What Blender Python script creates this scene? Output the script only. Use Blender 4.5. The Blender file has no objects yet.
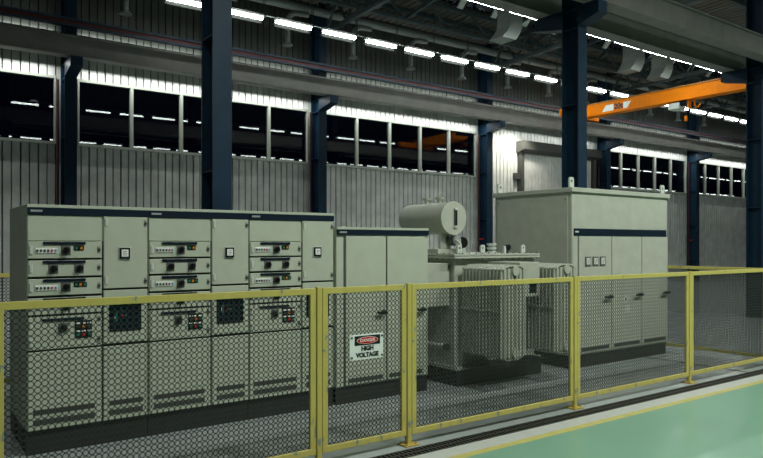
import bpy, math
from mathutils import Vector, Matrix

S = bpy.context.scene
COL = S.collection
PI = math.pi

# ------------------------------------------------------------------ materials
def mat(name, col, rough=0.5, metal=0.0, noise=0.0, nscale=8.0, spec=0.5, bump=0.0, coat=0.0):
    m = bpy.data.materials.new(name); m.use_nodes = True
    nt = m.node_tree; b = nt.nodes['Principled BSDF']
    b.inputs['Base Color'].default_value = (*col, 1)
    b.inputs['Roughness'].default_value = rough
    b.inputs['Metallic'].default_value = metal
    b.inputs['Specular IOR Level'].default_value = spec
    b.inputs['Coat Weight'].default_value = coat
    b.inputs['Coat Roughness'].default_value = 0.1
    if noise or bump:
        tc = nt.nodes.new('ShaderNodeTexCoord')
        n = nt.nodes.new('ShaderNodeTexNoise'); n.inputs['Scale'].default_value = nscale
        n.inputs['Detail'].default_value = 5
        nt.links.new(tc.outputs['Object'], n.inputs['Vector'])
        if noise:
            r = nt.nodes.new('ShaderNodeValToRGB')
            r.color_ramp.elements[0].position = 0.3; r.color_ramp.elements[1].position = 0.7
            r.color_ramp.elements[0].color = (*[c * (1 - noise) for c in col], 1)
            r.color_ramp.elements[1].color = (*[min(1, c * (1 + noise)) for c in col], 1)
            nt.links.new(n.outputs['Fac'], r.inputs['Fac'])
            nt.links.new(r.outputs['Color'], b.inputs['Base Color'])
        if bump:
            bp = nt.nodes.new('ShaderNodeBump'); bp.inputs['Strength'].default_value = bump
            bp.inputs['Distance'].default_value = 0.01
            nt.links.new(n.outputs['Fac'], bp.inputs['Height'])
            nt.links.new(bp.outputs['Normal'], b.inputs['Normal'])
    return m

def emit(name, col, s):
    m = bpy.data.materials.new(name); m.use_nodes = True
    b = m.node_tree.nodes['Principled BSDF']
    b.inputs['Base Color'].default_value = (*[min(1, c * .8) for c in col], 1)
    b.inputs['Emission Color'].default_value = (*col, 1)
    b.inputs['Emission Strength'].default_value = s
    return m

def glass(name):
    m = bpy.data.materials.new(name); m.use_nodes = True
    b = m.node_tree.nodes['Principled BSDF']
    b.inputs['Base Color'].default_value = (.35, .38, .38, 1)
    b.inputs['Transmission Weight'].default_value = 1.0
    b.inputs['Roughness'].default_value = 0.0
    b.inputs['IOR'].default_value = 1.6
    return m

def worn_yellow():
    m = bpy.data.materials.new('yellow_paint_worn'); m.use_nodes = True
    nt = m.node_tree; b = nt.nodes['Principled BSDF']
    b.inputs['Roughness'].default_value = .45
    tc = nt.nodes.new('ShaderNodeTexCoord')
    mp = nt.nodes.new('ShaderNodeMapping'); mp.inputs['Scale'].default_value = (9, 9, 4)
    nt.links.new(tc.outputs['Object'], mp.inputs['Vector'])
    n = nt.nodes.new('ShaderNodeTexNoise'); n.inputs['Scale'].default_value = 1.6; n.inputs['Detail'].default_value = 6
    nt.links.new(mp.outputs['Vector'], n.inputs['Vector'])
    r = nt.nodes.new('ShaderNodeValToRGB'); r.color_ramp.interpolation = 'LINEAR'
    e = r.color_ramp.elements
    e[0].position = .345; e[0].color = (.22, .27, .27, 1)
    e[1].position = .36; e[1].color = (.54, .47, .115, 1)
    k = e.new(.7); k.color = (.59, .52, .14, 1)
    nt.links.new(n.outputs['Fac'], r.inputs['Fac'])
    nt.links.new(r.outputs['Color'], b.inputs['Base Color'])
    return m

CREAM = mat('cabinet_grey_paint', (.47, .52, .41), .42, noise=.05, nscale=5)
CREAM2 = mat('transformer_grey_paint', (.43, .46, .38), .42, noise=.07, nscale=5)
NAVY = mat('navy_band', (.003, .012, .025), .5, spec=.2)
DARK = mat('dark_plinth', (.018, .020, .019), .6, noise=.2)
BLACK = mat('black_plastic', (.006, .007, .008), .35)
SHADOWGAP = mat('gap_shade', (.008, .008, .008), .7)  # dark colour standing in for shade in gaps and vent slots
KNOBGREY = mat('knob_plate_grey', (.10, .105, .095), .5)
WHITE = mat('white_plastic', (.85, .90, .84), .4)
TAGGREY = mat('hinge_grey', (.55, .6, .54), .35)
LOCK = mat('lock_metal', (.10, .11, .10), .35, .6)
LOCK2 = mat('lock_escutcheon', (.27, .30, .26), .4)
PLATE = mat('nameplate_grey', (.30, .33, .31), .4)
RED = mat('red_button', (.55, .02, .02), .35)
SIGNRED = mat('sign_red', (.60, .012, .014), .5, spec=.2)
BLUEB = mat('blue_button', (.05, .25, .5), .35)
GREENB = mat('green_button', (.015, .18, .11), .35)
ORANGEB = mat('orange_button', (.65, .22, .02), .35)
SCREEN = mat('dark_screen', (.003, .010, .016), .15)
SLAT = mat('vent_slat', (.10, .11, .095), .5)
YEL = worn_yellow()
YELB = mat('brass_yellow_base', (.42, .30, .05), .5, noise=.2)
MESHM = mat('expanded_metal', (.028, .031, .027), .5, .0, spec=.4)
STEELBLUE = mat('column_blue_paint', (.007, .025, .048), .5, noise=.18, nscale=3, spec=.18)
GIRD = mat('girder_grey_paint', (.17, .165, .15), .6, noise=.12, nscale=3)
RAIL = mat('crane_rail_steel', (.03, .03, .03), .5, .5)
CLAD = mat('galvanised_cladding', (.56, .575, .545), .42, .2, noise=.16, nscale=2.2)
CLADUP = mat('upper_cladding_shaded', (.05, .057, .049), .6, 0, noise=.16, nscale=2.2)  # cladding copy with the dimness of the upper wall put into its colour
CLADLAP = mat('cladding_lap_joint', (.03, .031, .03), .6)
FRAME = mat('window_frame_grey', (.33, .36, .31), .5)
GLASS = glass('window_glass')
DECK = mat('roof_deck', (.085, .085, .07), .6, noise=.2, nscale=2)
TRUSS = mat('truss_steel', (.06, .085, .09), .65, spec=.2, noise=.1)
DUCT = mat('galvanised_duct', (.24, .27, .255), .5, .2, noise=.1)
ORANGE = mat('crane_orange_paint', (.80, .215, .003), .55, spec=.1, noise=.06)
REDLINE = mat('busbar_red', (.10, .010, .009), .5)
BUSBLUE = mat('busbar_blue', (.015, .042, .07), .5)
PIPERED = mat('fire_pipe_red', (.05, .006, .006), .45)
LAMPBODY = mat('lamp_housing', (.45, .50, .46), .5)
SHIELD = mat('lamp_shield_dark', (.010, .011, .010), .8, spec=.05)  # near-black, for the added light-blocking plates on the lamps
TUBE = emit('fluorescent_light', (.93, 1.0, .96), 50)
TUBE2 = emit('fluorescent_light_dim', (.93, 1.0, .96), 11)
GFLOOR = mat('green_epoxy_floor', (.215, .42, .295), .28, noise=.05, nscale=.6)
CFLOOR = mat('grey_epoxy_floor', (.33, .37, .36), .17, noise=.10, nscale=.8)
WSTRIP = mat('white_floor_paint', (.55, .58, .54), .3, noise=.06)
YLINE = mat('yellow_floor_paint', (.60, .55, .17), .3, noise=.08)
GRATE = mat('drain_grate_iron', (.05, .053, .048), .5, .4)
JOINT = mat('floor_joint', (.02, .022, .02), .8)

# ------------------------------------------------------------------ mesh builder
class MB:
    def __init__(s): s.v = []; s.f = []; s.mi = []; s.mats = []; s.sm = []
    def m(s, mt):
        if mt not in s.mats: s.mats.append(mt)
        return s.mats.index(mt)
    def add(s, vs, fs, mt, smooth=False):
        o = len(s.v); s.v += [tuple(v) for v in vs]; k = s.m(mt)
        for f in fs:
            s.f.append([i + o for i in f]); s.mi.append(k); s.sm.append(smooth)
        return s
    def box(s, x0, x1, y0, y1, z0, z1, mt, c=0.0):
        if x0 > x1: x0, x1 = x1, x0
        if y0 > y1: y0, y1 = y1, y0
        if z0 > z1: z0, z1 = z1, z0
        if not c:
            vs = [(x, y, z) for x in (x0, x1) for y in (y0, y1) for z in (z0, z1)]
            return s.add(vs, [(0, 1, 3, 2), (4, 6, 7, 5), (0, 4, 5, 1), (2, 3, 7, 6), (0, 2, 6, 4), (1, 5, 7, 3)], mt)
        lo = (x0, y0, z0); hi = (x1, y1, z1); vs = []; idx = {}
        for sx in (0, 1):
            for sy in (0, 1):
                for sz in (0, 1):
                    sg = (sx, sy, sz)
                    for ax in range(3):
                        p = [0, 0, 0]
                        for a in range(3):
                            e = hi[a] if sg[a] else lo[a]
                            d = -c if sg[a] else c
                            p[a] = e if a == ax else e + d
                        idx[sg + (ax,)] = len(vs); vs.append(tuple(p))
        fs = []
        for ax in range(3):
            a, b = [q for q in range(3) if q != ax]
            for sd in (0, 1):
                q = []
                for (u, w) in ((0, 0), (1, 0), (1, 1), (0, 1)):
                    g = [0, 0, 0]; g[ax] = sd; g[a] = u; g[b] = w
                    q.append(idx[tuple(g) + (ax,)])
                fs.append(tuple(q))
        for ax in range(3):          # edges along ax
            a, b = [q for q in range(3) if q != ax]
            for u in (0, 1):
                for w in (0, 1):
                    g0 = [0, 0, 0]; g1 = [0, 0, 0]
                    g0[a] = g1[a] = u; g0[b] = g1[b] = w; g0[ax] = 0; g1[ax] = 1
                    fs.append((idx[tuple(g0) + (a,)], idx[tuple(g1) + (a,)], idx[tuple(g1) + (b,)], idx[tuple(g0) + (b,)]))
        for sx in (0, 1):
            for sy in (0, 1):
                for sz in (0, 1):
                    fs.append(tuple(idx[(sx, sy, sz, q)] for q in range(3)))
        return s.add(vs, fs, mt)
    def cyl(s, p0, p1, r, mt, n=12, r1=None, caps=True, smooth=True):
        p0 = Vector(p0); p1 = Vector(p1); d = (p1 - p0).normalized()
        a = d.orthogonal().normalized(); b = d.cross(a); r1 = r if r1 is None else r1
        vs = []
        for p, rr in ((p0, r), (p1, r1)):
            for k in range(n):
                t = 2 * PI * k / n
                vs.append(p + a * (rr * math.cos(t)) + b * (rr * math.sin(t)))
        s.add(vs, [(k, (k + 1) % n, n + (k + 1) % n, n + k) for k in range(n)], mt, smooth)
        if caps:
            s.add(vs[:n], [tuple(range(n))[::-1]], mt); s.add(vs[n:], [tuple(range(n))], mt)
        return s
    def tube(s, pts, r, mt, n=10, caps=True):
        pts = [Vector(p) for p in pts]; rings = []; a = None
        for i, p in enumerate(pts):
            d = ((pts[min(i + 1, len(pts) - 1)] - p).normalized() + (p - pts[max(i - 1, 0)]).normalized()).normalized()
            if a is None: a = d.orthogonal().normalized()
            a = (a - d * a.dot(d)).normalized(); b = d.cross(a)
            rings.append([p + a * (r * math.cos(2 * PI * k / n)) + b * (r * math.sin(2 * PI * k / n)) for k in range(n)])
        vs = [q for R in rings for q in R]; fs = []
        for i in range(len(pts) - 1):
            for k in range(n):
                fs.append((i * n + k, i * n + (k + 1) % n, (i + 1) * n + (k + 1) % n, (i + 1) * n + k))
        s.add(vs, fs, mt, True)
        if caps:
            s.add(rings[0], [tuple(range(n))[::-1]], mt); s.add(rings[-1], [tuple(range(n))], mt)
        return s
    def bar(s, p0, p1, w, h, mt, up=(0, 0, 1)):
        p0 = Vector(p0); p1 = Vector(p1); d = (p1 - p0).normalized(); up = Vector(up)
        sd = d.cross(up)
        if sd.length < 1e-5: sd = d.cross(Vector((1, 0, 0)))
        sd.normalize(); u = sd.cross(d).normalized()
        vs = [p + sd * (w / 2 * i) + u * (h / 2 * j) for p in (p0, p1) for i in (-1, 1) for j in (-1, 1)]
        return s.add(vs, [(0, 1, 3, 2), (4, 6, 7, 5), (0, 4, 5, 1), (2, 3, 7, 6), (0, 2, 6, 4), (1, 5, 7, 3)], mt)
    def prism(s, poly, axis, a0, a1, mt):
        """extrude a 2-D polygon along an axis (poly in the two other axes, in order)"""
        def P(q, t):
            return {'x': (t, q[0], q[1]), 'y': (q[0], t, q[1]), 'z': (q[0], q[1], t)}[axis]
        n = len(poly); vs = [P(q, a0) for q in poly] + [P(q, a1) for q in poly]
        fs = [(k, (k + 1) % n, n + (k + 1) % n, n + k) for k in range(n)] + [tuple(range(n))[::-1], tuple(range(n, 2 * n))]
        return s.add(vs, fs, mt)
    def build(s, name, parent=None, loc=None):
        me = bpy.data.meshes.new(name); me.from_pydata(s.v, [], s.f)
        for m_ in s.mats: me.materials.append(m_)
        me.polygons.foreach_set('material_index', s.mi)
        me.polygons.foreach_set('use_smooth', s.sm)
        me.update()
        if len(s.f) < 20000:
            import bmesh
            bm = bmesh.new(); bm.from_mesh(me); bmesh.ops.recalc_face_normals(bm, faces=bm.faces); bm.to_mesh(me); bm.free()
        o = bpy.data.objects.new(name, me); COL.objects.link(o)
        if parent: o.parent = parent
        if loc: o.location = loc
        return o

def tag(o, label=None, cat=None, group=None, kind=None):
    if label: o['label'] = label
    if cat: o['category'] = cat
    if group: o['group'] = group
    if kind: o['kind'] = kind
    return o
def thing(name, loc, label, cat, group=None, kind=None):
    o = bpy.data.objects.new(name, None); COL.objects.link(o); o.location = loc
    o.empty_display_size = .2
    return tag(o, label, cat, group, kind)
def copy_tree(o, loc=None, label=None, parent=None, group=None):
    c = o.copy(); COL.objects.link(c)
    if parent: c.parent = parent
    if loc is not None: c.location = loc
    if label: c['label'] = label
    if group: c['group'] = group
    for ch in list(o.children): copy_tree(ch, parent=c)
    return c
def struct(o, label, cat=None):
    return tag(o, label, cat, kind='structure')
def text_mesh(txt, size, mt, name, parent, M, bold=.05):
    cu = bpy.data.curves.new('lettering', 'FONT'); cu.body = txt; cu.size = size
    cu.align_x = 'CENTER'; cu.align_y = 'CENTER'; cu.extrude = .0008; cu.offset = size * bold
    t = bpy.data.objects.new('tmp', cu); COL.objects.link(t)
    bpy.context.view_layer.update()
    me = bpy.data.meshes.new_from_object(t.evaluated_get(bpy.context.evaluated_depsgraph_get()))
    bpy.data.objects.remove(t); me.transform(M); me.materials.clear(); me.materials.append(mt)
    o = bpy.data.objects.new(name, me); COL.objects.link(o); o.parent = parent
    return o
ORD = ['first', 'second', 'third', 'fourth', 'fifth', 'sixth', 'seventh', 'eighth', 'ninth', 'tenth', 'eleventh', 'twelfth',
       'thirteenth', 'fourteenth', 'fifteenth', 'sixteenth', 'seventeenth', 'eighteenth', 'nineteenth', 'twentieth',
       'twenty-first', 'twenty-second', 'twenty-third', 'twenty-fourth', 'twenty-fifth']

# ------------------------------------------------------------------ camera, world
A = math.radians(54.1)
vd = Vector((math.cos(A), math.sin(A), 0)); rt = Vector((math.sin(A), -math.cos(A), 0))
cam = bpy.data.cameras.new('camera'); co = bpy.data.objects.new('camera', cam); COL.objects.link(co)
co.location = (0, 0, 2.0)
co.matrix_world = Matrix.Translation((0, 0, 2.0)) @ Matrix((rt, Vector((0, 0, 1)), -vd)).transposed().to_4x4()
cam.sensor_width = 36; cam.lens = 676 / 763 * 36; cam.shift_y = 15 / 763
cam.clip_start = .05; cam.clip_end = 400
S.camera = co
W = bpy.data.worlds.new('night_sky'); S.world = W; W.use_nodes = True
bg = W.node_tree.nodes['Background']; bg.inputs['Color'].default_value = (.0008, .001, .0042, 1); bg.inputs['Strength'].default_value = 1.0
KEY_W = 1150
S.view_settings.view_transform = 'Standard'; S.view_settings.look = 'None'
S.view_settings.exposure = 0.0; S.view_settings.gamma = 1.0; S.view_settings.use_curve_mapping = False

# ------------------------------------------------------------------ floor
XL, XR = -12, 102
struct(MB().box(XL, XR, -14, 4.67, -.2, 0, GFLOOR).build('floor'), 'glossy green epoxy hall floor in front of the yellow line', 'floor')
struct(MB().box(XL, XR, 4.67, 4.77, -.2, 0, YLINE).build('trim_1'), 'yellow line painted along the edge of the green floor', 'floor line')
struct(MB().box(XL, XR, 4.77, 4.98, -.2, 0, WSTRIP).build('trim_2'), 'whitish floor strip between yellow line and drain', 'floor strip')
struct(MB().box(XL, XR, 5.18, 20.4, -.2, 0, CFLOOR).build('floor'), 'glossy grey concrete floor under the switchgear and along the wall', 'floor')
struct(MB().box(XL, XR, 4.98, 5.18, -.2, -.05, JOINT).build('trim_3'), 'dark channel bottom under the drain grate', 'drain channel')
struct(MB().box(10.78, 10.84, 5.18, 8.7, 0, .003, JOINT).build('trim_4'), 'dark joint crossing the grey floor right of the tall cabinet', 'floor joint')
g = MB()
g.box(-3, 45, 4.98, 5.0, -.05, .004, GRATE).box(-3, 45, 5.16, 5.18, -.05, .004, GRATE).box(-3, 45, 5.07, 5.09, -.05, .003, GRATE)
x = -3
while x < 45:
    g.box(x, x + .022, 5.0, 5.16, -.04, .002, GRATE); x += .05
tag(g.build('drain_grate'), 'long black slotted drain grate along the fence', 'drain')

# ------------------------------------------------------------------ back wall
WC = [3.69 + 7.76 * n for n in range(-1, 6)]      # left edges of wall columns
def cladding(mb, xa, xb, z0, z1, CLAD=CLAD):
    p = .2115
    k = math.floor(xa / p)
    while k * p < xb:
        a = max(xa, k * p); b = min(xb, (k + 1) * p)
        g0 = k * p + .168; strong = (k % 2 == 0)
        dp = .055 if strong else .03
        y = 19.90
        def quad(xA, yA, xB, yB, mt):
            xA2 = min(max(xA, xa), xb); xB2 = min(max(xB, xa), xb)
            if xB2 - xA2 < 1e-5: return
            mb.add([(xA2, yA, z0), (xB2, yB, z0), (xB2, yB, z1), (xA2, yA, z1)], [(0, 1, 2, 3)], mt)
        quad(k * p, y, g0, y, CLAD)
        quad(g0, y, g0 + .012, y + dp, CLAD)
        quad(g0 + .012, y + dp, g0 + (.034 if strong else .028), y + dp, CLADLAP)
        quad(g0 + (.034 if strong else .028), y + dp, k * p + p, y, CLAD)
        k += 1
wall = MB()
SILL, HEAD = 4.68, 6.52
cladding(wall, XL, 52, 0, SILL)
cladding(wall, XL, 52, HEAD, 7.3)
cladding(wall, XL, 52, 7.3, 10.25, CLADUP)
# blank bays (roller door bay, and past the last window)
cladding(wall, WC[3], WC[4] + .3, SILL, HEAD)
cladding(wall, 42.8, 52, SILL, HEAD)
cladding(wall, XL, WC[0], SILL, HEAD)
for n, c in enumerate(WC):
    cladding(wall, c - .12, c + .42, SILL, HEAD)
wall.box(XL, 52, 19.97, 20.05, 0, SILL, CLADLAP).box(XL, 52, 19.97, 20.05, HEAD, 10.25, CLADLAP)
wall.box(WC[3], WC[4] + .3, 19.97, 20.05, SILL, HEAD, CLADLAP)
struct(wall.build('wall_back'), 'vertical ribbed galvanised cladding of the rear wall', 'wall')

wn = 0
bayname = {0: 'left of the leftmost wall column', 1: 'between the first and second wall columns', 2: 'between the second and third wall columns',
           4: 'in the bay right of the roller door', 5: 'in the last bay at the right'}
for b in (0, 1, 2, 4, 5):
    x0 = WC[b] + .42; x1 = WC[b + 1] - .12; w = (x1 - x0) / 5
    for i in range(5):
        wn += 1
        a = x0 + i * w; c = a + w
        f = MB()
        f.box(a, c, 19.84, 19.98, HEAD - .07, HEAD, FRAME).box(a, c, 19.82, 19.98, SILL, SILL + .07, FRAME)
        f.box(a, a + .045, 19.84, 19.98, SILL + .07, HEAD - .07, FRAME).box(c - .045, c, 19.84, 19.98, SILL + .07, HEAD - .07, FRAME)
        fo = f.build('window_%d' % wn)
        struct(fo, 'dark night window, %s pane from the left %s' % (ORD[i], bayname[b]), 'window')
        MB().box(a + .04, c - .04, 19.92, 19.932, SILL + .06, HEAD - .06, GLASS).build('pane', fo)

# ------------------------------------------------------------------ columns
ZG0, ZG1 = 6.83, 7.35
def icol(name, x, yf, yb, w, ztop, label, dirs):
    o = thing(name, (x, yf, 0), label, 'column', 'blue steel columns', 'thing')
    d = yb - yf; c = MB()
    c.box(0, w, 0, .03, 0, ztop, STEELBLUE).box(0, w, d - .03, d, 0, ztop, STEELBLUE)
    c.box(w / 2 - .015, w / 2 + .015, .03, d - .03, 0, ztop, STEELBLUE)
    c.build('shaft', o)
    for z in (1.2, 3.0, 4.85, 6.40, 6.80):
        MB().box(.004, w - .004, .03, d - .03, z - .012, z + .012, STEELBLUE).build('stiffener', o)
    MB().box(-.06, w + .06, -.06, d, 0, .03, STEELBLUE).build('base_plate', o)
    for s, L in dirs:
        b = MB()
        if s < 0: poly = [(0, 6.44), (0, ZG0), (-L, ZG0), (-L, 6.58)]
        else: poly = [(d, 6.44), (d, ZG0), (d + L, ZG0), (d + L, 6.58)]
        b.prism(poly, 'x', 0.0, w, STEELBLUE)
        b.build('bracket', o)
    return o
near_l = ['blue steel column rising behind the left switchgear cabinets', 'blue steel column rising behind the tall right cabinet', 'blue steel column at the right edge, beyond the fence corner']
for n in range(3):
    icol('steel_column', 3.515 + 7.74 * n, 8.75, 9.17, .275, 10.35, near_l[n], ((-1, .48), (1, .70)))
wl = ['blue wall column beyond the left edge of the windows', 'blue wall column above the leftmost switchgear cabinet', 'blue wall column above the two-door cabinet, left of the transformer tank',
      'blue wall column at the left side of the roller door bay', 'blue wall column between roller door bay and right windows', 'blue wall column between the two right window groups', 'blue wall column beyond the last windows']
for n, c in enumerate(WC):
    if n in (0, 6): continue
    icol('wall_column', c, 19.35, 19.88, .30, 10.0, wl[n], ((-1, .70),))
for n, c in enumerate(WC):
    if n in (0, 6): continue
    p = thing('fire_pipe', (c - .10, 19.72, 0), 'dark red pipe by the ' + wl[n].replace('blue ', ''), 'pipe', 'red pipes beside wall columns')
    q = MB(); q.cyl((0, 0, 0), (0, 0, 6.4), .03, PIPERED, 8); q.build('riser', p)
    q = MB(); q.cyl((0, 0, 2.2), (0, -.14, 2.2), .035, PIPERED, 8).cyl((-.11, -.15, 2.2), (.11, -.15, 2.2), .02, RED, 8); q.build('valve', p)

# ------------------------------------------------------------------ girders
def girder(x0, x1, y0, y1, label):
    o = thing('crane_girder', (x0, (y0 + y1) / 2, ZG0), label, 'girder', 'crane girders', 'thing')
    h = ZG1 - ZG0; L = x1 - x0; w = (y1 - y0) / 2; g = MB()
    g.box(0, L, -w, w, 0, .035, GIRD).box(0, L, -w, w, h - .035, h, GIRD)
    g.box(0, L, -w + .05, w - .05, .035, h - .035, GIRD)
    g.build('beam', o)
    MB().box(0, L, -.03, .03, h, h + .07, RAIL).build('rail', o)
    return o
gw = girder(-8, 50, 18.66, 19.0, 'long grey crane girder on the wall column brackets above the windows')
for b in range(6):
    MB().box(WC[b] + .32 + 8, WC[b + 1] - .02 + 8, .17, 1.05, .46, .48, GIRD).build('light_block_plate', gw)  # added unseen plate keeping lamp light off the wall below
girder(-8, 50, 9.47, 9.83, 'long grey crane girder behind the near columns, carrying the orange crane')
girder(-8, 50, 8.28, 8.62, 'long grey crane girder at top right, on the near side of the near columns')
o = thing('conductor_rail', (-8, 19.2, 7.84), 'long red and blue conductor rail running above the wall girder', 'rail')
MB().box(0, 58, 0, .12, .05, .12, BUSBLUE).build('upper_channel', o)
MB().box(0, 58, 0, .12, -.11, -.045, BUSBLUE).build('lower_channel', o)
MB().box(0, 58, .03, .12, -.045, .05, REDLINE).build('conductor_strip', o)

# ------------------------------------------------------------------ roof
def rz(y): return 10.12 + .03 * (19.95 - y)
def deck(mb, xa, xb, ya, yb):
    p = .3; n = int((xb - xa) / p)
    for k in range(n):
        x = xa + k * p
        prof = [(x, 0), (x + .20, 0), (x + .23, .06), (x + .27, .06), (x + p, 0)]
        for (a, h0), (c, h1) in zip(prof[:-1], prof[1:]):
            mb.add([(a, ya, rz(ya) + h0), (c, ya, rz(ya) + h1), (c, yb, rz(yb) + h1), (a, yb, rz(yb) + h0)], [(0, 1, 2, 3)], DECK)
SKX0, SKX1, SKY0, SKY1 = 15.0, 36.0, 13.7, 17.3
d = MB()
deck(d, XL, XR, SKY1, 20.1); deck(d, XL, XR, -14, SKY0)
deck(d, XL, SKX0, SKY0, SKY1); deck(d, SKX1, XR, SKY0, SKY1)
struct(d.build('ceiling'), 'dark ribbed metal roof deck', 'ceiling')
for y in (18.5, 11.6, 10.0):
    tag(MB().box(-4, 50, y - .06, y + .06, rz(y) - .16, rz(y) - .01, TRUSS).build('roof_purlin'),
        {18.5: 'steel roof purlin nearest the rear wall', 11.6: 'steel roof purlin in the middle of the bay beyond the top right girder', 10.0: 'steel roof purlin just behind the near columns'}[y], 'purlin', 'roof purlins', 'thing')
# cross trusses over each column line
tl = ['steel roof truss above the first wall column', 'steel roof truss ending above the second wall column', 'steel roof truss ending above the wall column left of the roller door',
      'steel roof truss ending above the wall column right of the roller door', 'steel roof truss above the orange crane, ending at the last wall column']
for n in range(5):
    X = WC[n + 1] + .26
    o = thing('roof_truss', (X, 19.3, 9.0), tl[n], 'truss', 'roof trusses', 'thing')
    def bz(y): return .05 + .03 * (19.3 - y)
    yA, yB = 9.3, 19.3
    MB().bar((0, 0, bz(yB)), (0, yA - yB, bz(yA)), .14, .12, TRUSS).build('bottom_chord', o)
    MB().bar((0, 0, bz(yB) + .85), (0, yA - yB, bz(yA) + .85), .14, .12, TRUSS).build('top_chord', o)
    m = 8
    for k in range(m):
        ya = yB - (yB - yA) * k / m; yb = yB - (yB - yA) * (k + 1) / m; ym = (ya + yb) / 2
        MB().bar((0, ya - yB, bz(ya)), (0, ym - yB, bz(ym) + .85), .07, .07, TRUSS).build('diagonal', o)
        MB().bar((0, ym - yB, bz(ym) + .85), (0, yb - yB, bz(yb)), .07, .07, TRUSS).build('diagonal', o)
# longitudinal truss under the skylight edge
for n in range(5):
    xa = WC[n + 1] + .22; L = 7.62
    o = thing('edge_truss', (xa, 17.4, 9.32), 'lengthwise blue-grey truss below the roof, %s bay from the left' % ORD[n], 'truss', 'lengthwise roof trusses', 'thing')
    MB().bar((0, 0, 0), (L, 0, 0), .12, .10, TRUSS).build('bottom_chord', o)
    MB().bar((0, 0, .76), (L, 0, .76), .12, .12, TRUSS).build('top_chord', o)
    for k in range(4):
        a = L * k / 4; c = L * (k + 1) / 4
        MB().bar((a, 0, 0), ((a + c) / 2, 0, .76), .07, .06, TRUSS).build('diagonal', o)
        MB().bar(((a + c) / 2, 0, .76), (c, 0, 0), .07, .06, TRUSS).build('diagonal', o)
    # sway braces from the truss to the middle of the bay
    for k in (1, 3):
        MB().bar((L * k / 4, .0, 0.03), (L * k / 4 + .05, -3.2, .55), .09, .09, TRUSS).build('brace', o)
# skylight monitor
o = thing('roof_skylight', (SKX0, 17.4, 10.1), 'raised roof skylight open to the dark night sky, with white slanted bars', 'skylight')
x = .9
while x < SKX1 - SKX0:
    MB().bar((x, 0.0, .02), (x, -1.05, 1.07), .24, .07, WHITE, up=(0, 1, 1)).build('glazing_bar', o)
    MB().bar((x, -3.75, .1), (x, -2.7, 1.07), .24, .07, WHITE, up=(0, -1, 1)).build('glazing_bar', o)
    x += 1.62
MB().box(0, SKX1 - SKX0, -2.75, -1.0, 1.03, 1.13, TRUSS).build('ridge_deck', o)
q = MB()
q.add([(0, .03, .1), (SKX1 - SKX0, .03, .1), (SKX1 - SKX0, -1.0, 1.13), (0, -1.0, 1.13)], [(0, 1, 2, 3)], GLASS)
q.add([(0, .035, .107), (SKX1 - SKX0, .035, .107), (SKX1 - SKX0, -.995, 1.137), (0, -.995, 1.137)], [(3, 2, 1, 0)], GLASS)
q.build('glazing', o)
# air chutes below the skylight
cl = ['light grey curved air chute under the skylight, left of the near column', 'light grey curved air chute under the skylight, just right of the near column', 'light grey curved air chute under the skylight, above the orange crane']
for n, X in enumerate((16.0, 22.7, 24.6)):
    o = thing('air_chute', (X, 15.1, 8.45), cl[n], 'duct', 'air chutes under the skylight')
    c = MB(); w = .30
    path = [(-.35, 0.0), (-.16, .20), (-.03, .42), (0, .65), (0, 1.1), (0, 2.66)]
    wid = [.30, .28, .27, .26, .26, .26]
    vs = []
    for (px, pz), ww in zip(path, wid):
        vs += [(px - ww, -w, pz), (px + ww, -w, pz), (px + ww, w, pz), (px - ww, w, pz)]
    fs = []
    for i in range(len(path) - 1):
        for k in range(4): fs.append((i * 4 + k, i * 4 + (k + 1) % 4, i * 4 + 4 + (k + 1) % 4, i * 4 + 4 + k))
    fs += [(3, 2, 1, 0)]
    c.add(vs, fs, DUCT); c.build('chute_body', o)
    MB().box(-.28, .28, -.33, .33, 1.05, 1.10, DUCT).build('flange', o)

# wall air duct with drops
o = thing('air_duct', (-6, 19.2, 9.62), 'long round air duct under the roof along the rear wall with branch drops', 'duct')
q = MB(); q.cyl((0, 0, 0), (52, 0, 0), .13, DUCT, 16); q.build('main_pipe', o)
for k in range(13):
    X = 5.2 + 2.5 * k + 6
    pts = [(X + .75, 0, -.18), (X + .45, 0, -.20)]
    for t in range(0, 7):
        a = PI / 2 * t / 6
        pts.append((X + .38 - .38 * math.sin(a), 0, -.58 + .38 * math.cos(a)))
    pts.append((X, 0, -1.22))
    q = MB(); q.tube(pts, .085, DUCT, 10); br = q.build('branch_pipe', o)
    q = MB(); q.cyl((X, 0, -1.20), (X, 0, -1.28), .10, DUCT, 12, r1=.17).cyl((X, 0, -1.28), (X, 0, -1.31), .17, DUCT, 12); q.build('outlet_flange', br)

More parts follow.
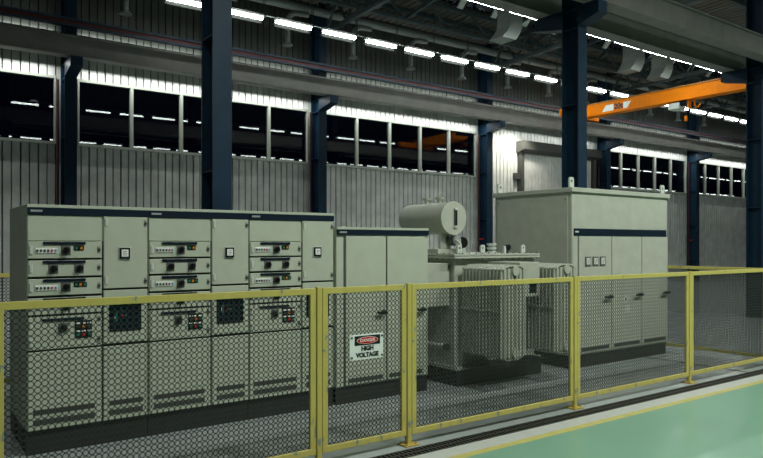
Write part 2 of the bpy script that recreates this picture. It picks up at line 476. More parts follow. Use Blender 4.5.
# ------------------------------------------------------------------ lamps
def make_lamp(L, label, group, loc, em, cut, y2=True):
    o = thing('fluorescent_lamp', loc, label, 'lamp', group)
    MB().box(0, L, -.11, .11, .05, .12, LAMPBODY).build('housing', o)
    cw = .15 if L > 1.3 else .28
    MB().box(0, L, -cw, cw, .052, .064, SHIELD).build('uplight_shield', o)  # added wing that cuts lamp light going up to the roof
    MB().box(.02, L - .02, -.05, .05, -.02, .05, em).build('diffuser', o)
    if cut is not None: MB().box(0, L, .10, .115, -cut, .12, SHIELD).build('light_shield', o)  # added plate that blocks lamp light towards the wall
    h = rz(loc[1]) - loc[2]
    for dx in (-.04, -.10):
        q = MB(); q.cyl((L - dx - .02, 0, .09), (L - dx - .02, 0, h + .02), .012, TRUSS, 6); q.build('hanger_rod', o)
    return o
LZ = 8.67
def row(name, L, y, x0, n, lab, group, shared=False, em=TUBE, cut=None):
    first = None
    for k in range(n):
        X = x0 + 1.65 * k
        l_ = lab if shared else lab % ORD[k]
        if first is None: first = make_lamp(L, l_, group, (X, y, LZ), em, cut)
        else: copy_tree(first, (X, y, LZ), l_)
    t = MB(); t.cyl((x0 - .3, y + .05, LZ + .14), (x0 + 1.65 * n, y + .05, LZ + .14), .014, LAMPBODY, 6)
    tag(t.build('lamp_conduit'), name, 'conduit')
row('thin conduit joining the long lamp row in front of the rear wall', 1.22, 18.3, 6.03, 20,
    '%s lit lamp from the left in the long row in front of the rear wall', 'lamps along the rear wall', cut=.11)
row('thin conduit joining the lamps beside the top right girder', 1.42, 13.5, 12.68, 12,
    '%s lit lamp from the left in the row below the skylight', 'lamps below the skylight', cut=.0)
row('conduit of the nearer lamp row mirrored in the windows', 1.2, 3.8, -7.02, 50, 'lit lamp seen as a dash in the upper mirrored row in the windows', 'lamps mirrored as the upper row in the windows', True, em=TUBE2)
row('conduit of the farther lamp row mirrored in the windows', 1.2, -7.75, -6.7, 62, 'lit lamp seen as a dash in the lower mirrored row in the windows', 'lamps mirrored as the lower row in the windows', True, em=TUBE2)

# added area lights without fixtures, brightening wall bands behind the girder
def strip(x0, x1, z, up, e, y=19.50, sy=.05):
    l = bpy.data.lights.new('added_wall_wash', 'AREA'); l.shape = 'RECTANGLE'; l.size = x1 - x0; l.size_y = sy
    l.energy = e; l.color = (.97, 1, .97)
    ob = bpy.data.objects.new('added_wall_wash', l); COL.objects.link(ob)
    ob.location = ((x0 + x1) / 2, y, z)
    if up: ob.rotation_euler = (math.radians(122), 0, 0)
    return ob
for b in (0, 1, 2, 3, 4, 5):
    strip(WC[b] + .45, WC[b + 1] - .15, 6.82, False, (115 if b < 3 else 95) if b != 3 else 45)
    strip(WC[b] + .45, WC[b + 1] - .15, 7.66, True, 42, 19.80, .03)
sp = bpy.data.lights.new('added_door_wash', 'SPOT'); sp.energy = 420; sp.spot_size = 2.2; sp.spot_blend = .6; sp.color = (1, .95, .82); sp.shadow_soft_size = .1  # added unseen spot behind the girder to brighten the door bay
so = bpy.data.objects.new('added_door_wash', sp); COL.objects.link(so); so.location = (21.0, 18.8, 6.75); so.rotation_euler = (math.radians(25), 0, 0)

# added unseen spots high above the viewer, brightening equipment and floor
for X, Y, e in ((.3, .5, .48), (6.0, .5, 1.6), (12.5, .5, 1.5), (19, .5, 1.4)):
    l = bpy.data.lights.new('added_key_spot', 'SPOT'); l.energy = KEY_W * e; l.spot_size = math.radians(120); l.spot_blend = .5
    l.color = (.95, 1, .93); l.shadow_soft_size = .35
    ob = bpy.data.objects.new('added_key_spot', l); COL.objects.link(ob); ob.location = (X, Y, 9.2)
    ob.rotation_euler = (math.radians(20), 0, 0)

# ------------------------------------------------------------------ roller door
JAMB = mat('shutter_frame_dark', (.05, .052, .048), .5)
o = thing('roller_door', (21.55, 19.9, 0), 'ribbed roller shutter door with dark frame in the rear wall above the tall cabinet', 'door')
MB().box(0, .18, -.22, 0, 0, 6.35, JAMB).build('jamb', o)
MB().box(4.9, 5.08, -.22, 0, 0, 6.35, JAMB).build('jamb', o)
q = MB(); q.prism([(0, 6.35), (-.45, 6.35), (-.45, 6.0), (-.15, 5.88), (0, 5.88)], 'x', -.1, 5.18, JAMB); q.build('shutter_box', o)
MB().box(-.30, 0, -.16, -.02, 4.75, 5.0, JAMB).build('motor_bracket', o)
q = MB()
for k in range(22): q.box(.18 + k * .2146, .18 + k * .2146 + .19, -.07, -.02, .03, 5.9, CLAD)
q.box(.18, 4.9, -.03, -.01, .0, 5.9, CLADLAP); q.build('shutter_curtain', o)

# ------------------------------------------------------------------ crane
CX = 24.3
o = thing('bridge_crane', (CX, 9.65, 7.42), 'orange overhead bridge crane spanning from near girder to rear wall', 'crane')
b = MB(); Lc = 9.2
b.box(-.19, .19, 0, Lc, 0.03, .50, ORANGE).box(-.23, .23, 0, Lc, .50, .54, mat('crane_top_flange', (.30, .12, .02), .6, noise=.3)).box(-.23, .23, 0, Lc, 0, .03, ORANGE)
b.build('bridge_beam', o)
for y in (0, Lc - .02):
    q = MB(); q.box(-1.2, 1.2, y - .13, y + .13, .02, .34, ORANGE, .02); q.build('end_carriage', o)
q = MB()
yy = lambda Y: Y - 9.65
q.add([(-.193, yy(17.54), .10), (-.193, yy(16.98), .10), (-.193, yy(16.98), .36), (-.193, yy(17.34), .36)], [(0, 1, 2, 3)], WHITE)
q.add([(-.193, yy(16.52), .10), (-.193, yy(16.34), .10), (-.193, yy(16.16), .36), (-.193, yy(16.52), .36)], [(0, 1, 2, 3)], WHITE)
q.build('white_marking', o)
Mt = Matrix.Translation((-.194, yy(16.75), .235)) @ Matrix(((0, 0, -1), (-1, 0, 0), (0, 1, 0))).to_4x4()
text_mesh('20t', .30, mat('crane_lettering', (.06, .006, .004), .5), 'lettering', o, Mt)
h = MB(); h.box(-.22, .22, yy(14.55), yy(14.1), -.30, -.06, TAGGREY, .02); h.build('hoist_drum_box', o)
h = MB(); h.cyl((-.05, yy(14.12), -.08), (-.05, yy(13.92), -.08), .12, NAVY, 14); h.build('hoist_motor', o)
h = MB(); h.box(-.08, .08, yy(13.86), yy(13.78), -.30, .02, ORANGE)
h.tube([(0, yy(13.60), .02), (0, yy(13.60), -.22), (0, yy(13.55), -.30), (0, yy(13.46), -.31), (0, yy(13.40), -.24), (0, yy(13.40), -.18)], .035, ORANGE, 8)
h.build('hook_block', o)
h = MB(); h.cyl((.1, yy(14.0), 0), (.1, yy(14.0), -.56), .008, BLACK, 6).box(.06, .14, yy(14.04), yy(13.96), -.76, -.56, ORANGE); h.build('pendant_control', o)

# ------------------------------------------------------------------ fence
def infill(w, h, p=.0455, r=.0178):
    """sheet of touching rings on a square grid, open between the rings, in the xz plane"""
    V = []; F = []; t = .0015; n = 14; R_ = p / 2 * 1.03
    cs = [(math.cos(2 * PI * (k + .5) / n), math.sin(2 * PI * (k + .5) / n)) for k in range(n)]
    for i in range(int(w / p) + 1):
        for j in range(int(h / p) + 1):
            cx, cz = i * p, j * p; o_ = len(V)
            for side in (-t, t):
                for rr in (R_, r):
                    V += [(cx + rr * c, side, cz + rr * q) for c, q in cs]
            for k in range(n):
                m = (k + 1) % n
                F += [(o_ + k, o_ + m, o_ + n + m, o_ + n + k), (o_ + 2 * n + m, o_ + 2 * n + k, o_ + 3 * n + k, o_ + 3 * n + m),
                      (o_ + n + k, o_ + n + m, o_ + 3 * n + m, o_ + 3 * n + k), (o_ + m, o_ + k, o_ + 2 * n + k, o_ + 2 * n + m)]
    me = bpy.data.meshes.new('mesh_infill'); me.from_pydata(V, [], F); me.materials.append(MESHM); me.update()
    return me
FH0, FH1, ST, FD = .10, 1.60, .056, .036
def fence_panel(w, label, name='mesh_fence', group='yellow mesh fence panels'):
    o = thing(name, (0, 0, 0), label, 'fence panel', group)
    MB().box(0, w, -FD / 2, FD / 2, FH1 - ST, FH1, YEL, .003).build('top_rail', o)
    MB().box(0, w, -FD / 2, FD / 2, FH0, FH0 + ST, YEL, .003).build('bottom_rail', o)
    MB().box(0, ST, -FD / 2, FD / 2, FH0 + ST, FH1 - ST, YEL, .003).build('stile', o)
    MB().box(w - ST, w, -FD / 2, FD / 2, FH0 + ST, FH1 - ST, YEL, .003).build('stile', o)
    me = infill(w - 2 * ST + .04, FH1 - FH0 - 2 * ST + .03)
    q = bpy.data.objects.new('mesh_infill', me); COL.objects.link(q); q.parent = o; q.location = (ST - .015, 0, FH0 + ST - .01)
    return o
FY = 5.3
P = [.53, 3.13, 4.166, 6.74, 9.316, 11.75]
G = .036
fl = ['wide yellow mesh fence panel at the left, in front of the switchgear cabinets', 'narrow yellow mesh gate panel carrying the danger sign',
      'yellow mesh fence panel in front of the transformer', 'yellow mesh fence panel in front of the tall cabinet', 'yellow mesh fence panel right of the tall cabinet, leaving the picture']
for i in range(5):
    w = P[i + 1] - P[i] - 2 * G
    f = fence_panel(w, fl[i], 'mesh_gate' if i == 1 else 'mesh_fence')
    f.location = (P[i] + G, FY, 0)
def post(loc, label, h=1.61):
    o = thing('fence_post', loc, label, 'post', 'yellow fence posts')
    MB().box(-.025, .025, -.025, .025, .012, h, YEL, .003).build('shaft', o)
    q = MB(); q.box(-.085, .085, -.075, .075, 0, .014, YELB, .003)
    for sx in (-.06, .06):
        for sy in (-.05, .05): q.cyl((sx, sy, .012), (sx, sy, .026), .011, YELB, 6)
    q.build('base_plate', o)
    return o
pl = ['yellow fence post at the left edge of the picture', 'yellow fence post left of the gate with the danger sign', 'yellow fence post right of the gate with the danger sign',
      'yellow fence post between transformer and tall cabinet panels', 'yellow fence post just right of the tall cabinet', 'yellow fence corner post off the right edge']
for i, X in enumerate(P): post((X, FY, 0), pl[i])
# return fence at the right end and rear fence
RX = 11.75
rp = [5.3, 7.9, 10.5]
rl = ['yellow mesh panel of the side fence running back at the right, nearer half', 'yellow mesh panel of the side fence running back at the right, farther half']
for i in range(2):
    f = fence_panel(rp[i + 1] - rp[i] - 2 * G, rl[i], group='yellow mesh fence panels'); f.location = (RX, rp[i] + G, 0); f.rotation_euler = (0, 0, PI / 2)
post((RX, 7.9, 0), 'yellow post of the side fence behind the tall cabinet')
post((RX, 10.5, 0), 'yellow post at the rear corner of the side fence')
f0 = fence_panel(2.55, 'yellow mesh panel of the rear fence behind the leftmost cabinet'); f0.location = (-.62, 10.5, 0)
copy_tree(f0, (2.03, 10.5, 0), 'yellow mesh panel of the rear fence behind the middle cabinets')
for X, l in ((-.66, 'yellow rear fence post at the far left'), (1.98, 'yellow rear fence post behind the leftmost cabinet'), (4.63, 'yellow rear fence post behind the two-door cabinet')): post((X, 10.5, 0), l)
# danger sign
o = thing('danger_sign', (3.447, FY - .028, .91), 'white danger high voltage sign screwed to the mesh gate', 'sign')
sw, sh = .387, .237
MB().box(0, sw, -.006, .004, 0, sh, WHITE, .002).build('sign_plate', o)
q = MB(); q.box(.055, sw - .04, -.0075, -.006, .135, sh - .012, BLACK); q.build('black_field', o)
q = MB(); n = 32; cx, cz = .2, .18
ring = [(cx + .122 * math.cos(2 * PI * k / n), cz + .034 * math.sin(2 * PI * k / n)) for k in range(n)]
q.prism(ring, 'y', -.009, -.007, WHITE)
ring = [(cx + .117 * math.cos(2 * PI * k / n), cz + .030 * math.sin(2 * PI * k / n)) for k in range(n)]
q.prism(ring, 'y', -.0105, -.008, SIGNRED); q.build('red_oval', o)
def tM(x, y, z): return Matrix.Translation((x, y, z)) @ Matrix(((1, 0, 0), (0, 0, -1), (0, 1, 0))).to_4x4()
text_mesh('DANGER', .043, WHITE, 'lettering', o, tM(cx, -.0115, cz), .012)
text_mesh('HIGH', .058, BLACK, 'lettering', o, tM(cx, -.008, .103))
text_mesh('VOLTAGE', .058, BLACK, 'lettering', o, tM(cx, -.008, .042))
for sx in (.022, sw - .018):
    for sz in (.025, sh - .025):
        q = MB(); q.cyl((sx, -.006, sz), (sx, -.012, sz), .011, LOCK, 10); q.build('screw', o)

# ------------------------------------------------------------------ switchgear cabinets
CY = 7.1
def vent(x0, x1, z0, z1, parent, rows=3):
    q = MB(); q.box(x0, x1, -.004, .002, z0, z1, SLAT)
    n = int((x1 - x0) / .016)
    for k in range(n):
        xx = x0 + .008 + k * (x1 - x0 - .012) / n
        q.box(xx, xx + .006, -.0055, -.003, z0 + .006, z1 - .006, SHADOWGAP)
    return q.build('vent', parent)
def hinge(x, z, parent, h=.075):
    q = MB(); q.box(x, x + .026, -.036, -.024, z, z + h, TAGGREY, .003); return q.build('hinge', parent)
def lock(x, z, parent):
    q = MB(); q.cyl((x, -.024, z), (x, -.034, z), .016, LOCK, 12).box(x - .014, x + .014, -.028, -.022, z - .034, z + .034, LOCK2, .004); return q.build('lock', parent)
def knob(x, z, parent, lab=True):
    q = MB(); q.box(x - .042, x + .042, -.032, -.024, z - .045, z + .045, KNOBGREY, .002)
    q.cyl((x, -.03, z), (x, -.07, z), .030, BLACK, 16).box(x - .007, x + .007, -.085, -.068, z - .026, z + .026, BLACK)
    if lab: q.box(x - .03, x + .03, -.0265, -.0235, z - .072, z - .058, TAGGREY)
    return q.build('knob', parent)
def strip_plate(x0, x1, z0, z1, parent):
    q = MB(); q.box(x0, x1, -.034, -.024, z0, z1, WHITE, .002)
    cs = [LOCK, LOCK, LOCK, LOCK, RED, BLUEB]
    for k, c in enumerate(cs):
        xx = x0 + (k + .5) * (x1 - x0) / 6; zz = (z0 + z1) / 2
        q.box(xx - .009, xx + .009, -.042, -.033, zz - .011, zz + .011, c)
    return q.build('indicator_strip', parent)
def display(x0, x1, z0, z1, cols, parent):
    q = MB(); q.box(x0, x1, -.032, -.024, z0, z1, BLACK, .002); n = len(cols)
    for k, c in enumerate(cols):
        xx = x0 + (k + .5) * (x1 - x0) / n; zz = (z0 + z1) / 2
        q.box(xx - .011, xx + .011, -.036, -.031, zz - .012, zz + .012, c)
    return q.build('display', parent)
def gripbar(x0, x1, z, parent):
    q = MB(); q.box(x0, x1, -.040, -.022, z - .013, z + .013, NAVY, .003); return q.build('grip_bar', parent)
LW, SW, DP = .665, 1.127, 1.13
def switchgear(label):
    o = thing('switchgear_cabinet', (1.024, CY, 0), label, 'cabinet', 'tall switchgear cabinets')
    q = MB(); q.box(.004, SW - .004, .02, DP - .02, 0, .232, DARK); q.build('plinth', o)
    q = MB(); q.box(0, SW, 0, DP, .232, 2.345, CREAM, .003); q.build('housing', o)
    q = MB(); q.box(0, SW, -.022, DP, 2.345, 2.376, CREAM, .003); q.build('top_cover', o)
    q = MB(); q.box(.004, SW - .004, -.026, 0, 2.28, 2.345, NAVY); hb = q.build('header_band', o)
    q = MB(); q.box(.028, .13, -.029, -.025, 2.304, 2.324, PLATE); q.build('nameplate', hb)
    q = MB(); q.box(LW + .004, LW + .016, -.003, .001, .235, 2.028, SHADOWGAP).box(SW - .012, SW, -.003, .001, .235, 2.27, SHADOWGAP)
    for z in (1.853, 1.679, 1.498, 1.319, .987): q.box(.006, LW, -.003, .001, z - .012, z + .012, SHADOWGAP)
    q.box(LW, SW, -.003, .001, .975, .999, SHADOWGAP).box(LW, SW, -.003, .001, 1.537, 1.557, SHADOWGAP)
    q.build('panel_gap', o)
    q = MB(); q.box(.006, LW, -.012, 0, 2.032, 2.276, CREAM, .003); q.build('blank_panel', o)
    # drawers
    for kind, (z0, z1) in zip((1, 2, 3, 0), ((1.862, 2.024), (1.689, 1.844), (1.508, 1.668), (1.328, 1.486))):
        q = MB(); q.box(.008, LW, -.024, 0, z0, z1, CREAM, .004); dr = q.build('drawer', o)
        gripbar(.135, .512, z1 - .016, dr)
        hinge(.02, z0 + .04, dr, z1 - z0 - .08); lock(LW - .028, (z0 + z1) / 2, dr)
        zc = (z0 + z1) / 2 - .003
        if kind == 2:
            knob(.225, zc, dr); knob(.455, zc, dr)
        else:
            strip_plate(.068, .258, zc - .028, zc + .022, dr)
            knob(.335, zc, dr)
            display(.406, .497 if kind == 1 else .525, zc - .002, zc + .042, (GREENB, ORANGEB) if kind == 1 else (GREENB, ORANGEB, GREENB), dr)
    # main breaker door
    q = MB(); q.box(.008, LW, -.024, 0, .996, 1.308, CREAM, .004); bd = q.build('breaker_door', o)
    gripbar(.125, .50, 1.275, bd); knob(.31, 1.195, bd); hinge(.02, 1.03, bd); hinge(.02, 1.2, bd); lock(LW - .028, 1.06, bd); lock(LW - .028, 1.26, bd)
    q = MB(); q.box(.415, .572, -.034, -.024, 1.085, 1.255, BLACK, .002)
    for r_, cs in ((1.195, (LOCK, ORANGEB, LOCK)), (1.118, (GREENB, RED, GREENB))):
        for k, c in enumerate(cs):
            xx = .442 + k * .052; q.cyl((xx, -.033, r_), (xx, -.046, r_), .015, c, 10)
            q.box(xx - .018, xx + .018, -.036, -.033, r_ + .026, r_ + .040, WHITE)
    q.build('keypad', bd)
    q = MB(); q.box(.008, LW, -.024, 0, .24, .976, CREAM, .004); ld = q.build('lower_door', o)
    tag(ld)
    for z in (.38, .285):
        v_ = vent(.05, .60, z, z + .052, ld); v_.location = (0, -.024, 0)
    # right side doors
    q = MB(); q.box(LW + .02, SW - .014, -.024, 0, 1.556, 2.274, CREAM, .004); ud = q.build('upper_door', o)
    hinge(LW + .03, 2.18, ud); hinge(LW + .03, 1.60, ud); lock(SW - .036, 2.21, ud); lock(SW - .036, 1.62, ud)
    q = MB(); q.box(.822, .944, -.032, -.024, 1.84, 1.972, TAGGREY, .002).box(.832, .934, -.046, -.031, 1.852, 1.962, BLACK, .003)
    q.box(.850, .916, -.048, -.045, 1.872, 1.944, WHITE); q.box(.90, .925, -.048, -.046, 1.846, 1.851, GREENB)
    for k in range(3): q.box(.862, .904, -.0486, -.0478, 1.886 + k * .018, 1.892 + k * .018, KNOBGREY)
    q.build('meter', ud)
    q = MB(); q.box(LW + .02, SW - .014, -.024, 0, 1.003, 1.536, CREAM, .004); md = q.build('middle_panel', o)
    q = MB(); q.box(.735, 1.05, -.034, -.022, 1.12, 1.40, SCREEN, .003)
    for (a, c, z, w_, h_) in ((.80, GREENB, 1.22, .012, .11), (.785, TAGGREY, 1.25, .008, .05), (.85, RED, 1.27, .02, .018), (.885, GREENB, 1.27, .02, .018), (.85, GREENB, 1.32, .018, .012)):
        q.box(a, a + w_, -.036, -.033, z, z + h_, c)
    q.build('control_screen', md)
    q = MB(); q.box(LW + .02, SW - .014, -.024, 0, .24, .974, CREAM, .004); rd = q.build('lower_side_door', o)
    for z in (.38, .285):
        v_ = vent(LW + .07, SW - .06, z, z + .052, rd); v_.location = (0, -.024, 0)
    return o
sg = switchgear('leftmost of three tall switchgear cabinets with drawers, its dark side showing')
copy_tree(sg, (1.024 + SW, CY, 0), 'middle of three tall switchgear cabinets with stacked drawers')
copy_tree(sg, (1.024 + 2 * SW, CY, 0), 'rightmost of three tall switchgear cabinets, beside the plain two-door cabinet')

def handle(x, z, parent, w=.15):
    q = MB(); q.box(x, x + w, -.075, -.045, z - .018, z + .018, BLACK, .006).box(x + w - .05, x + w - .01, -.05, 0.0, z - .028, z + .028, BLACK, .004)
    return q.build('handle', parent)
# two-door cabinet
o = thing('control_cabinet', (4.45, CY, 0), 'plain two-door cabinet behind the danger sign gate, lower than the switchgear', 'cabinet')
w = 1.47
MB().box(.004, w - .004, .02, 1.0, 0, .218, DARK).build('plinth', o)
MB().box(0, w, 0, 1.02, .218, 2.18, CREAM, .003).build('housing', o)
MB().box(0, w, -.02, 1.02, 2.18, 2.213, CREAM, .003).build('top_cover', o)
hb = MB().box(.004, w - .004, -.026, 0, 2.115, 2.18, NAVY).build('header_band', o)
MB().box(.03, .14, -.029, -.025, 2.137, 2.157, PLATE).build('nameplate', hb)
MB().box(.105, .125, -.004, .001, .225, 2.105, SLAT).box(.742, .768, -.004, .001, .225, 2.105, SHADOWGAP).build('panel_gap', o)  # left strip is a soft shadow band painted in colour
for x0, x1 in ((.128, .744), (.766, 1.40)):
    q = MB(); q.box(x0, x1, -.026, 0, .24, 2.10, CREAM, .004); dd = q.build('door', o)
    hh = handle(x1 - .17, 1.12, dd, .15); hh.location = (0, -.02, 0)
    v_ = vent(x0 + .03, x1 - .05, .262, .318, dd); v_.location = (0, -.026, 0)

# tall cabinet
bx, byy = 8.775, 6.95
o = thing('tall_cabinet', (bx, byy, 0), 'tallest cabinet right of the transformer with overhanging flat roof and three doors', 'cabinet')
w, dp = 2.70, 1.69
MB().box(.01, w - .01, .02, dp - .02, 0, .205, DARK).build('plinth', o)
MB().box(0, w, 0, dp, .205, 2.83, CREAM2, .004).build('housing', o)
MB().box(-.04, w + .04, -.04, dp + .04, 2.83, 2.905, CREAM2, .008).build('roof', o)
hb = MB().box(.05, w - .05, -.018, 0, 2.135, 2.25, NAVY).build('header_band', o)
MB().box(.065, .15, -.021, -.017, 2.185, 2.21, TAGGREY).build('nameplate', hb)
MB().box(.05, w - .04, -.004, .001, .24, 2.13, SHADOWGAP).build('panel_gap', o)
for n, (x0, x1) in enumerate(((.155, 1.005), (1.025, 1.865), (1.885, 2.68))):
    q = MB(); q.box(x0, x1, -.024, 0, .235, 2.125, CREAM2, .004); dd = q.build('door', o)
    hh = handle(x1 - .24, 1.12, dd, .22); hh.location = (0, -.02, 0)
    v_ = vent(x0 + .05, x1 - .06, .265, .325, dd); v_.location = (0, -.024, 0)
    if n == 0:
        for k in range(3):
            mx = .30 + k * .192
            q = MB(); q.box(mx, mx + .14, -.042, -.024, 1.645, 1.795, SLAT, .004).box(mx + .022, mx + .118, -.0445, -.041, 1.667, 1.773, TAGGREY)
            q.bar((mx + .05, -.046, 1.69), (mx + .095, -.046, 1.75), .004, .006, BLACK, up=(0, 1, 0)); q.build('meter', dd)
    if n == 1:
        q = MB(); q.box(1.36, 1.44, -.027, -.0235, 1.02, 1.11, WHITE).box(1.47, 1.53, -.027, -.0235, 1.03, 1.10, TAGGREY).cyl((1.40, -.026, 1.06), (1.40, -.030, 1.06), .028, NAVY, 10); q.build('warning_tag', dd)
        q = MB(); q.box(1.38, 1.52, -.027, -.0235, .83, .95, TAGGREY); q.build('label_plate', dd)
MB().box(.02, .14, -.008, 0, .235, 2.125, CREAM2, .003).build('corner_post', o)
q = MB(); q.box(-.016, 0, .07, dp - .06, .26, 2.78, CREAM2, .006)
for yy_ in (.11, dp - .10): q.cyl((-.016, yy_, 2.72), (-.024, yy_, 2.72), .012, LOCK, 8)
q.build('side_panel', o)
def lug(x, y, z, parent, s=1.0, face='x'):
    q = MB(); n = 12
    wv, hv = .055 * s, .17 * s
    # plate with an open eye, in the xz plane
    outer = [(-wv, 0), (wv, 0), (wv, hv), (-wv, hv)]
    r_ = .026 * s; cz_ = hv * .62
    circ = [(r_ * math.cos(2 * PI * k / n), cz_ + r_ * math.sin(2 * PI * k / n)) for k in range(n)]
    def sq(k):
        a = 2 * PI * k / n; c, s_ = math.cos(a), math.sin(a); t = min(wv / abs(c) if abs(c) > 1e-6 else 9, ((hv - cz_) if s_ > 0 else cz_) / abs(s_) if abs(s_) > 1e-6 else 9)
        return (c * t, cz_ + s_ * t)
    rim = [sq(k) for k in range(n)]
    vs = []
    for yv in (-.014, .014):
        vs += [(x + a, y + yv, z + b_) for a, b_ in rim] + [(x + a, y + yv, z + b_) for a, b_ in circ]
    fs = []
    for k in range(n):
        m_ = (k + 1) % n
        fs += [(k, m_, n + m_, n + k), (2 * n + m_, 2 * n + k, 3 * n + k, 3 * n + m_), (n + k, n + m_, 3 * n + m_, 3 * n + k), (m_, k, 2 * n + k, 2 * n + m_)]
    q.add(vs, fs, TAGGREY)
    q.box(x - wv, x + wv, y - .014, y + .014, z, z + .012, TAGGREY)
    return q.build('lifting_lug', parent)
for x, y in ((.06, .06), (w - .06, .06), (.06, dp - .06), (w - .06, dp - .06)): lug(x, y, 2.905, o)

# ------------------------------------------------------------------ transformer
tx, ty = 6.41, 7.05
o = thing('power_transformer', (tx, ty, 0), 'grey oil transformer with two finned radiators and round oil tank on top', 'transformer')
MB().box(0, 1.75, 0, 1.45, 0, .225, DARK).build('plinth', o)
MB().box(-.03, 1.72, -.02, 1.45, .225, .28, CREAM2, .006).build('bottom_flange', o)
MB().box(0, 1.66, .05, 1.45, .28, 1.80, CREAM2, .01).build('tank', o)
q = MB(); q.box(-.08, 1.68, -.04, 1.5, 1.795, 1.825, CREAM2, .003).box(-.08, 1.68, -.04, 1.5, 1.832, 1.86, CREAM2, .003).box(-.06, 1.66, -.02, 1.48, 1.825, 1.832, SHADOWGAP)
for k in range(14):
    xx = -.03 + k * .128; q.cyl((xx, -.012, 1.78), (xx, -.012, 1.875), .011, LOCK, 6)
for k in range(11):
    yy_ = .1 + k * .128; q.cyl((-.052, yy_, 1.78), (-.052, yy_, 1.875), .011, LOCK, 6)
q.build('tank_lid', o)
lug(.13, .10, 1.86, o, .75); lug(.55, .06, 1.86, o, .75); lug(1.47, .12, 1.86, o, .75); lug(1.3, 1.3, 1.86, o, .75)
cb = MB().box(-.46, -.03, .12, .95, 1.13, 1.73, CREAM2, .008).build('cable_box', o)
q = MB(); q.box(-.06, -.03, .105, .12, 1.66, 1.71, LOCK); q.build('latch', cb)
q = MB(); q.cyl((-.09, .15, .55), (-.09, 1.3, .55), .035, CREAM2, 10).cyl((-.09, .10, .55), (-.09, .15, .55), .05, LOCK, 10).cyl((-.09, .3, .55), (0.02, .3, .55), .03, CREAM2, 8); q.build('drain_pipe', o)
# radiators
def fin_mesh(fw, z0, z1):
    q = MB(); t = .012; e = .05
    poly = [(0, z0 + e), (fw * .28, z0), (fw * .72, z0), (fw, z0 + e), (fw, z1 - e), (fw * .72, z1), (fw * .28, z1), (0, z1 - e)]
    q.prism(poly, 'y', -t / 2, t / 2, CREAM2)
    q.box(-.004, .016, -.012, .006, z0 + e, z1 - e, CREAM2, .003).box(fw - .016, fw + .004, -.012, .006, z0 + e, z1 - e, CREAM2, .003)
    n = 6
    for k in range(n):
        xx = .055 + k * (fw - .11) / (n - 1)
        q.box(xx - .019, xx + .019, -.034, .006, z0 + .05, z1 - .05, CREAM2, .004)
    # thicker welded rim at the top edge
    q.prism([(0, z1 - e - .02), (fw * .28, z1 - .02), (fw * .72, z1 - .02), (fw, z1 - e - .02), (fw, z1 - e), (fw * .72, z1), (fw * .28, z1), (0, z1 - e)], 'y', -.030, .010, CREAM2)
    return q
for X, lab in ((6.46, 'left finned radiator'), (7.51, 'right finned radiator')):
    fw = .475; z0, z1 = .45, 1.72
    q = MB(); cx_ = X - tx + fw * .5
    q.cyl((cx_, .08, 1.64), (cx_, -.82, 1.64), .052, CREAM2, 14).cyl((cx_, .08, .55), (cx_, -.82, .55), .052, CREAM2, 14)
    rad = q.build('radiator', o); rad['label'] = lab
    for zz in (1.64, .55): MB().cyl((cx_, -.82, zz), (cx_, -.845, zz), .062, CREAM2, 16).build('header_cap', rad)
    f = None
    for k in range(12):
        lc = (X - tx, -.785 + k * .0655, 0)
        if f is None: f = fin_mesh(fw, z0, z1).build('fin', rad, lc)
        else:
            c = f.copy(); COL.objects.link(c); c.parent = rad; c.location = lc
    for xs in (X - tx - .012, X - tx + fw + .004): MB().box(xs, xs + .010, -.80, -.05, 1.10, 1.125, CREAM2).build('tie_bar', rad)
bxo = MB().box(.62, 1.03, -.60, .05, 1.26, 1.745, CREAM2, .006).build('terminal_box', o)
q = MB(); q.box(.81, .96, -.606, -.598, 1.31, 1.47, SCREEN, .002).box(.785, .80, -.606, -.598, 1.45, 1.48, LOCK); q.build('inspection_window', bxo)
MB().box(.1, 1.5, -.35, .0, .27, .31, DARK).build('radiator_support', o)
# conservator
ccx, ccz, R = 6.73 - tx, 2.385, .245
y0, y1 = .42, 1.42
q = MB(); q.cyl((ccx, y0 + .02, ccz), (ccx, y1, ccz), R * .97, CREAM2, 40, caps=False)
n = 40
prev = R * .97; pz = y1
for k in range(1, 5):
    a = PI / 2 * k / 4; rr = R * .97 * (math.cos(a) * .22 + .78) if k < 4 else .02
    nz = y1 + .07 * math.sin(a); q.cyl((ccx, pz, ccz), (ccx, nz, ccz), prev, CREAM2, n, r1=rr, caps=False); prev = rr; pz = nz
cv = q.build('conservator', o); cv['label'] = 'round grey oil tank on top of the transformer'
q = MB(); q.cyl((ccx, y0, ccz), (ccx, y0 + .025, ccz), R * 1.02, CREAM2, 40); q.build('end_plate', cv)
q = MB(); q.box(ccx + .0, ccx + .05, y0 - .03, y0, ccz - .13, ccz + .13, LOCK, .008).box(ccx + .014, ccx + .036, y0 - .034, y0 - .028, ccz - .105, ccz + .105, BLACK)
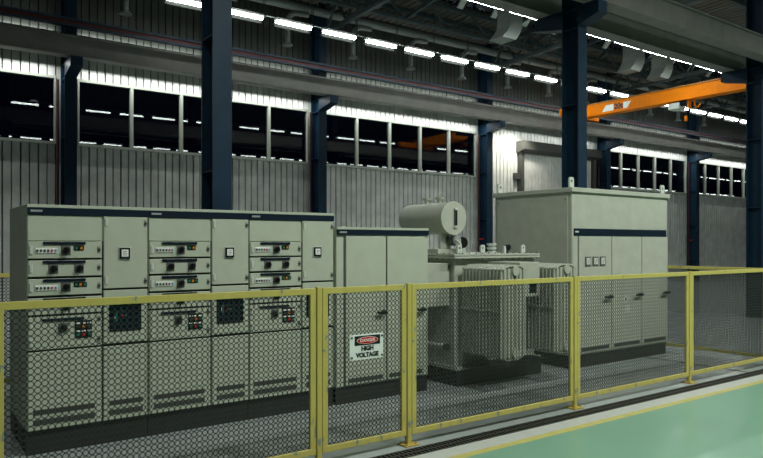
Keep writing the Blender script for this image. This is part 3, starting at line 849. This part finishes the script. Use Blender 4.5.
q.box(ccx - .006, ccx + .056, y0 - .034, y0, ccz + .115, ccz + .145, TAGGREY, .004).box(ccx - .006, ccx + .056, y0 - .034, y0, ccz - .145, ccz - .115, TAGGREY, .004); q.build('oil_gauge', cv)
for yy_ in (.75, 1.05):
    q = MB(); q.cyl((ccx, yy_, ccz + R - .03), (ccx, yy_, ccz + R + .05), .035, CREAM2, 12).cyl((ccx, yy_, ccz + R + .05), (ccx, yy_, ccz + R + .075), .065, CREAM2, 14); q.build('filler_neck', cv)
q = MB()
for yy_ in (.58, 1.18): q.box(ccx - .14, ccx + .06, yy_ - .02, yy_ + .02, 1.92, ccz - .15, CREAM2, .004)
q.box(ccx - .24, ccx + .32, .50, 1.3, 1.86, 1.925, CREAM2, .006); q.build('stand', cv)
q = MB(); q.tube([(ccx, .50, ccz - R + .03), (ccx, .49, 2.10), (ccx + .03, .46, 2.05), (ccx - .04, .30, 2.04), (ccx - .06, .22, 2.0), (ccx - .06, .20, 1.85)], .022, CREAM2, 10)
q.cyl((ccx + .03, .52, 2.05), (ccx + .03, .42, 2.05), .075, LOCK, 14).cyl((ccx + .03, .60, 2.05), (ccx + .03, .55, 2.05), .085, PLATE, 14).cyl((ccx + .03, .40, 2.05), (ccx + .03, .37, 2.05), .07, PLATE, 12); q.build('relay_pipe', o)
q = MB(); q.cyl((.49, .44, 2.02), (.47, .40, 2.02), .085, BLACK, 18).cyl((.49, .46, 1.86), (.49, .46, 2.0), .025, LOCK, 8); q.build('handwheel_valve', o)
q = MB()
for zz, rr in ((1.86, .075), (1.90, .055), (1.92, .075), (1.96, .055), (1.98, .075)): q.cyl((1.08, .40, zz), (1.08, .40, zz + .03), rr, TAGGREY, 14)
q.build('bushing', o)
q = MB(); q.cyl((1.22, .20, 1.86), (1.22, .20, 1.93), .02, LOCK, 8).cyl((1.22, .22, 1.95), (1.22, .17, 1.95), .045, BLACK, 14).box(1.13, 1.17, .18, .22, 1.86, 1.97, TAGGREY, .004); q.build('thermometer', o)
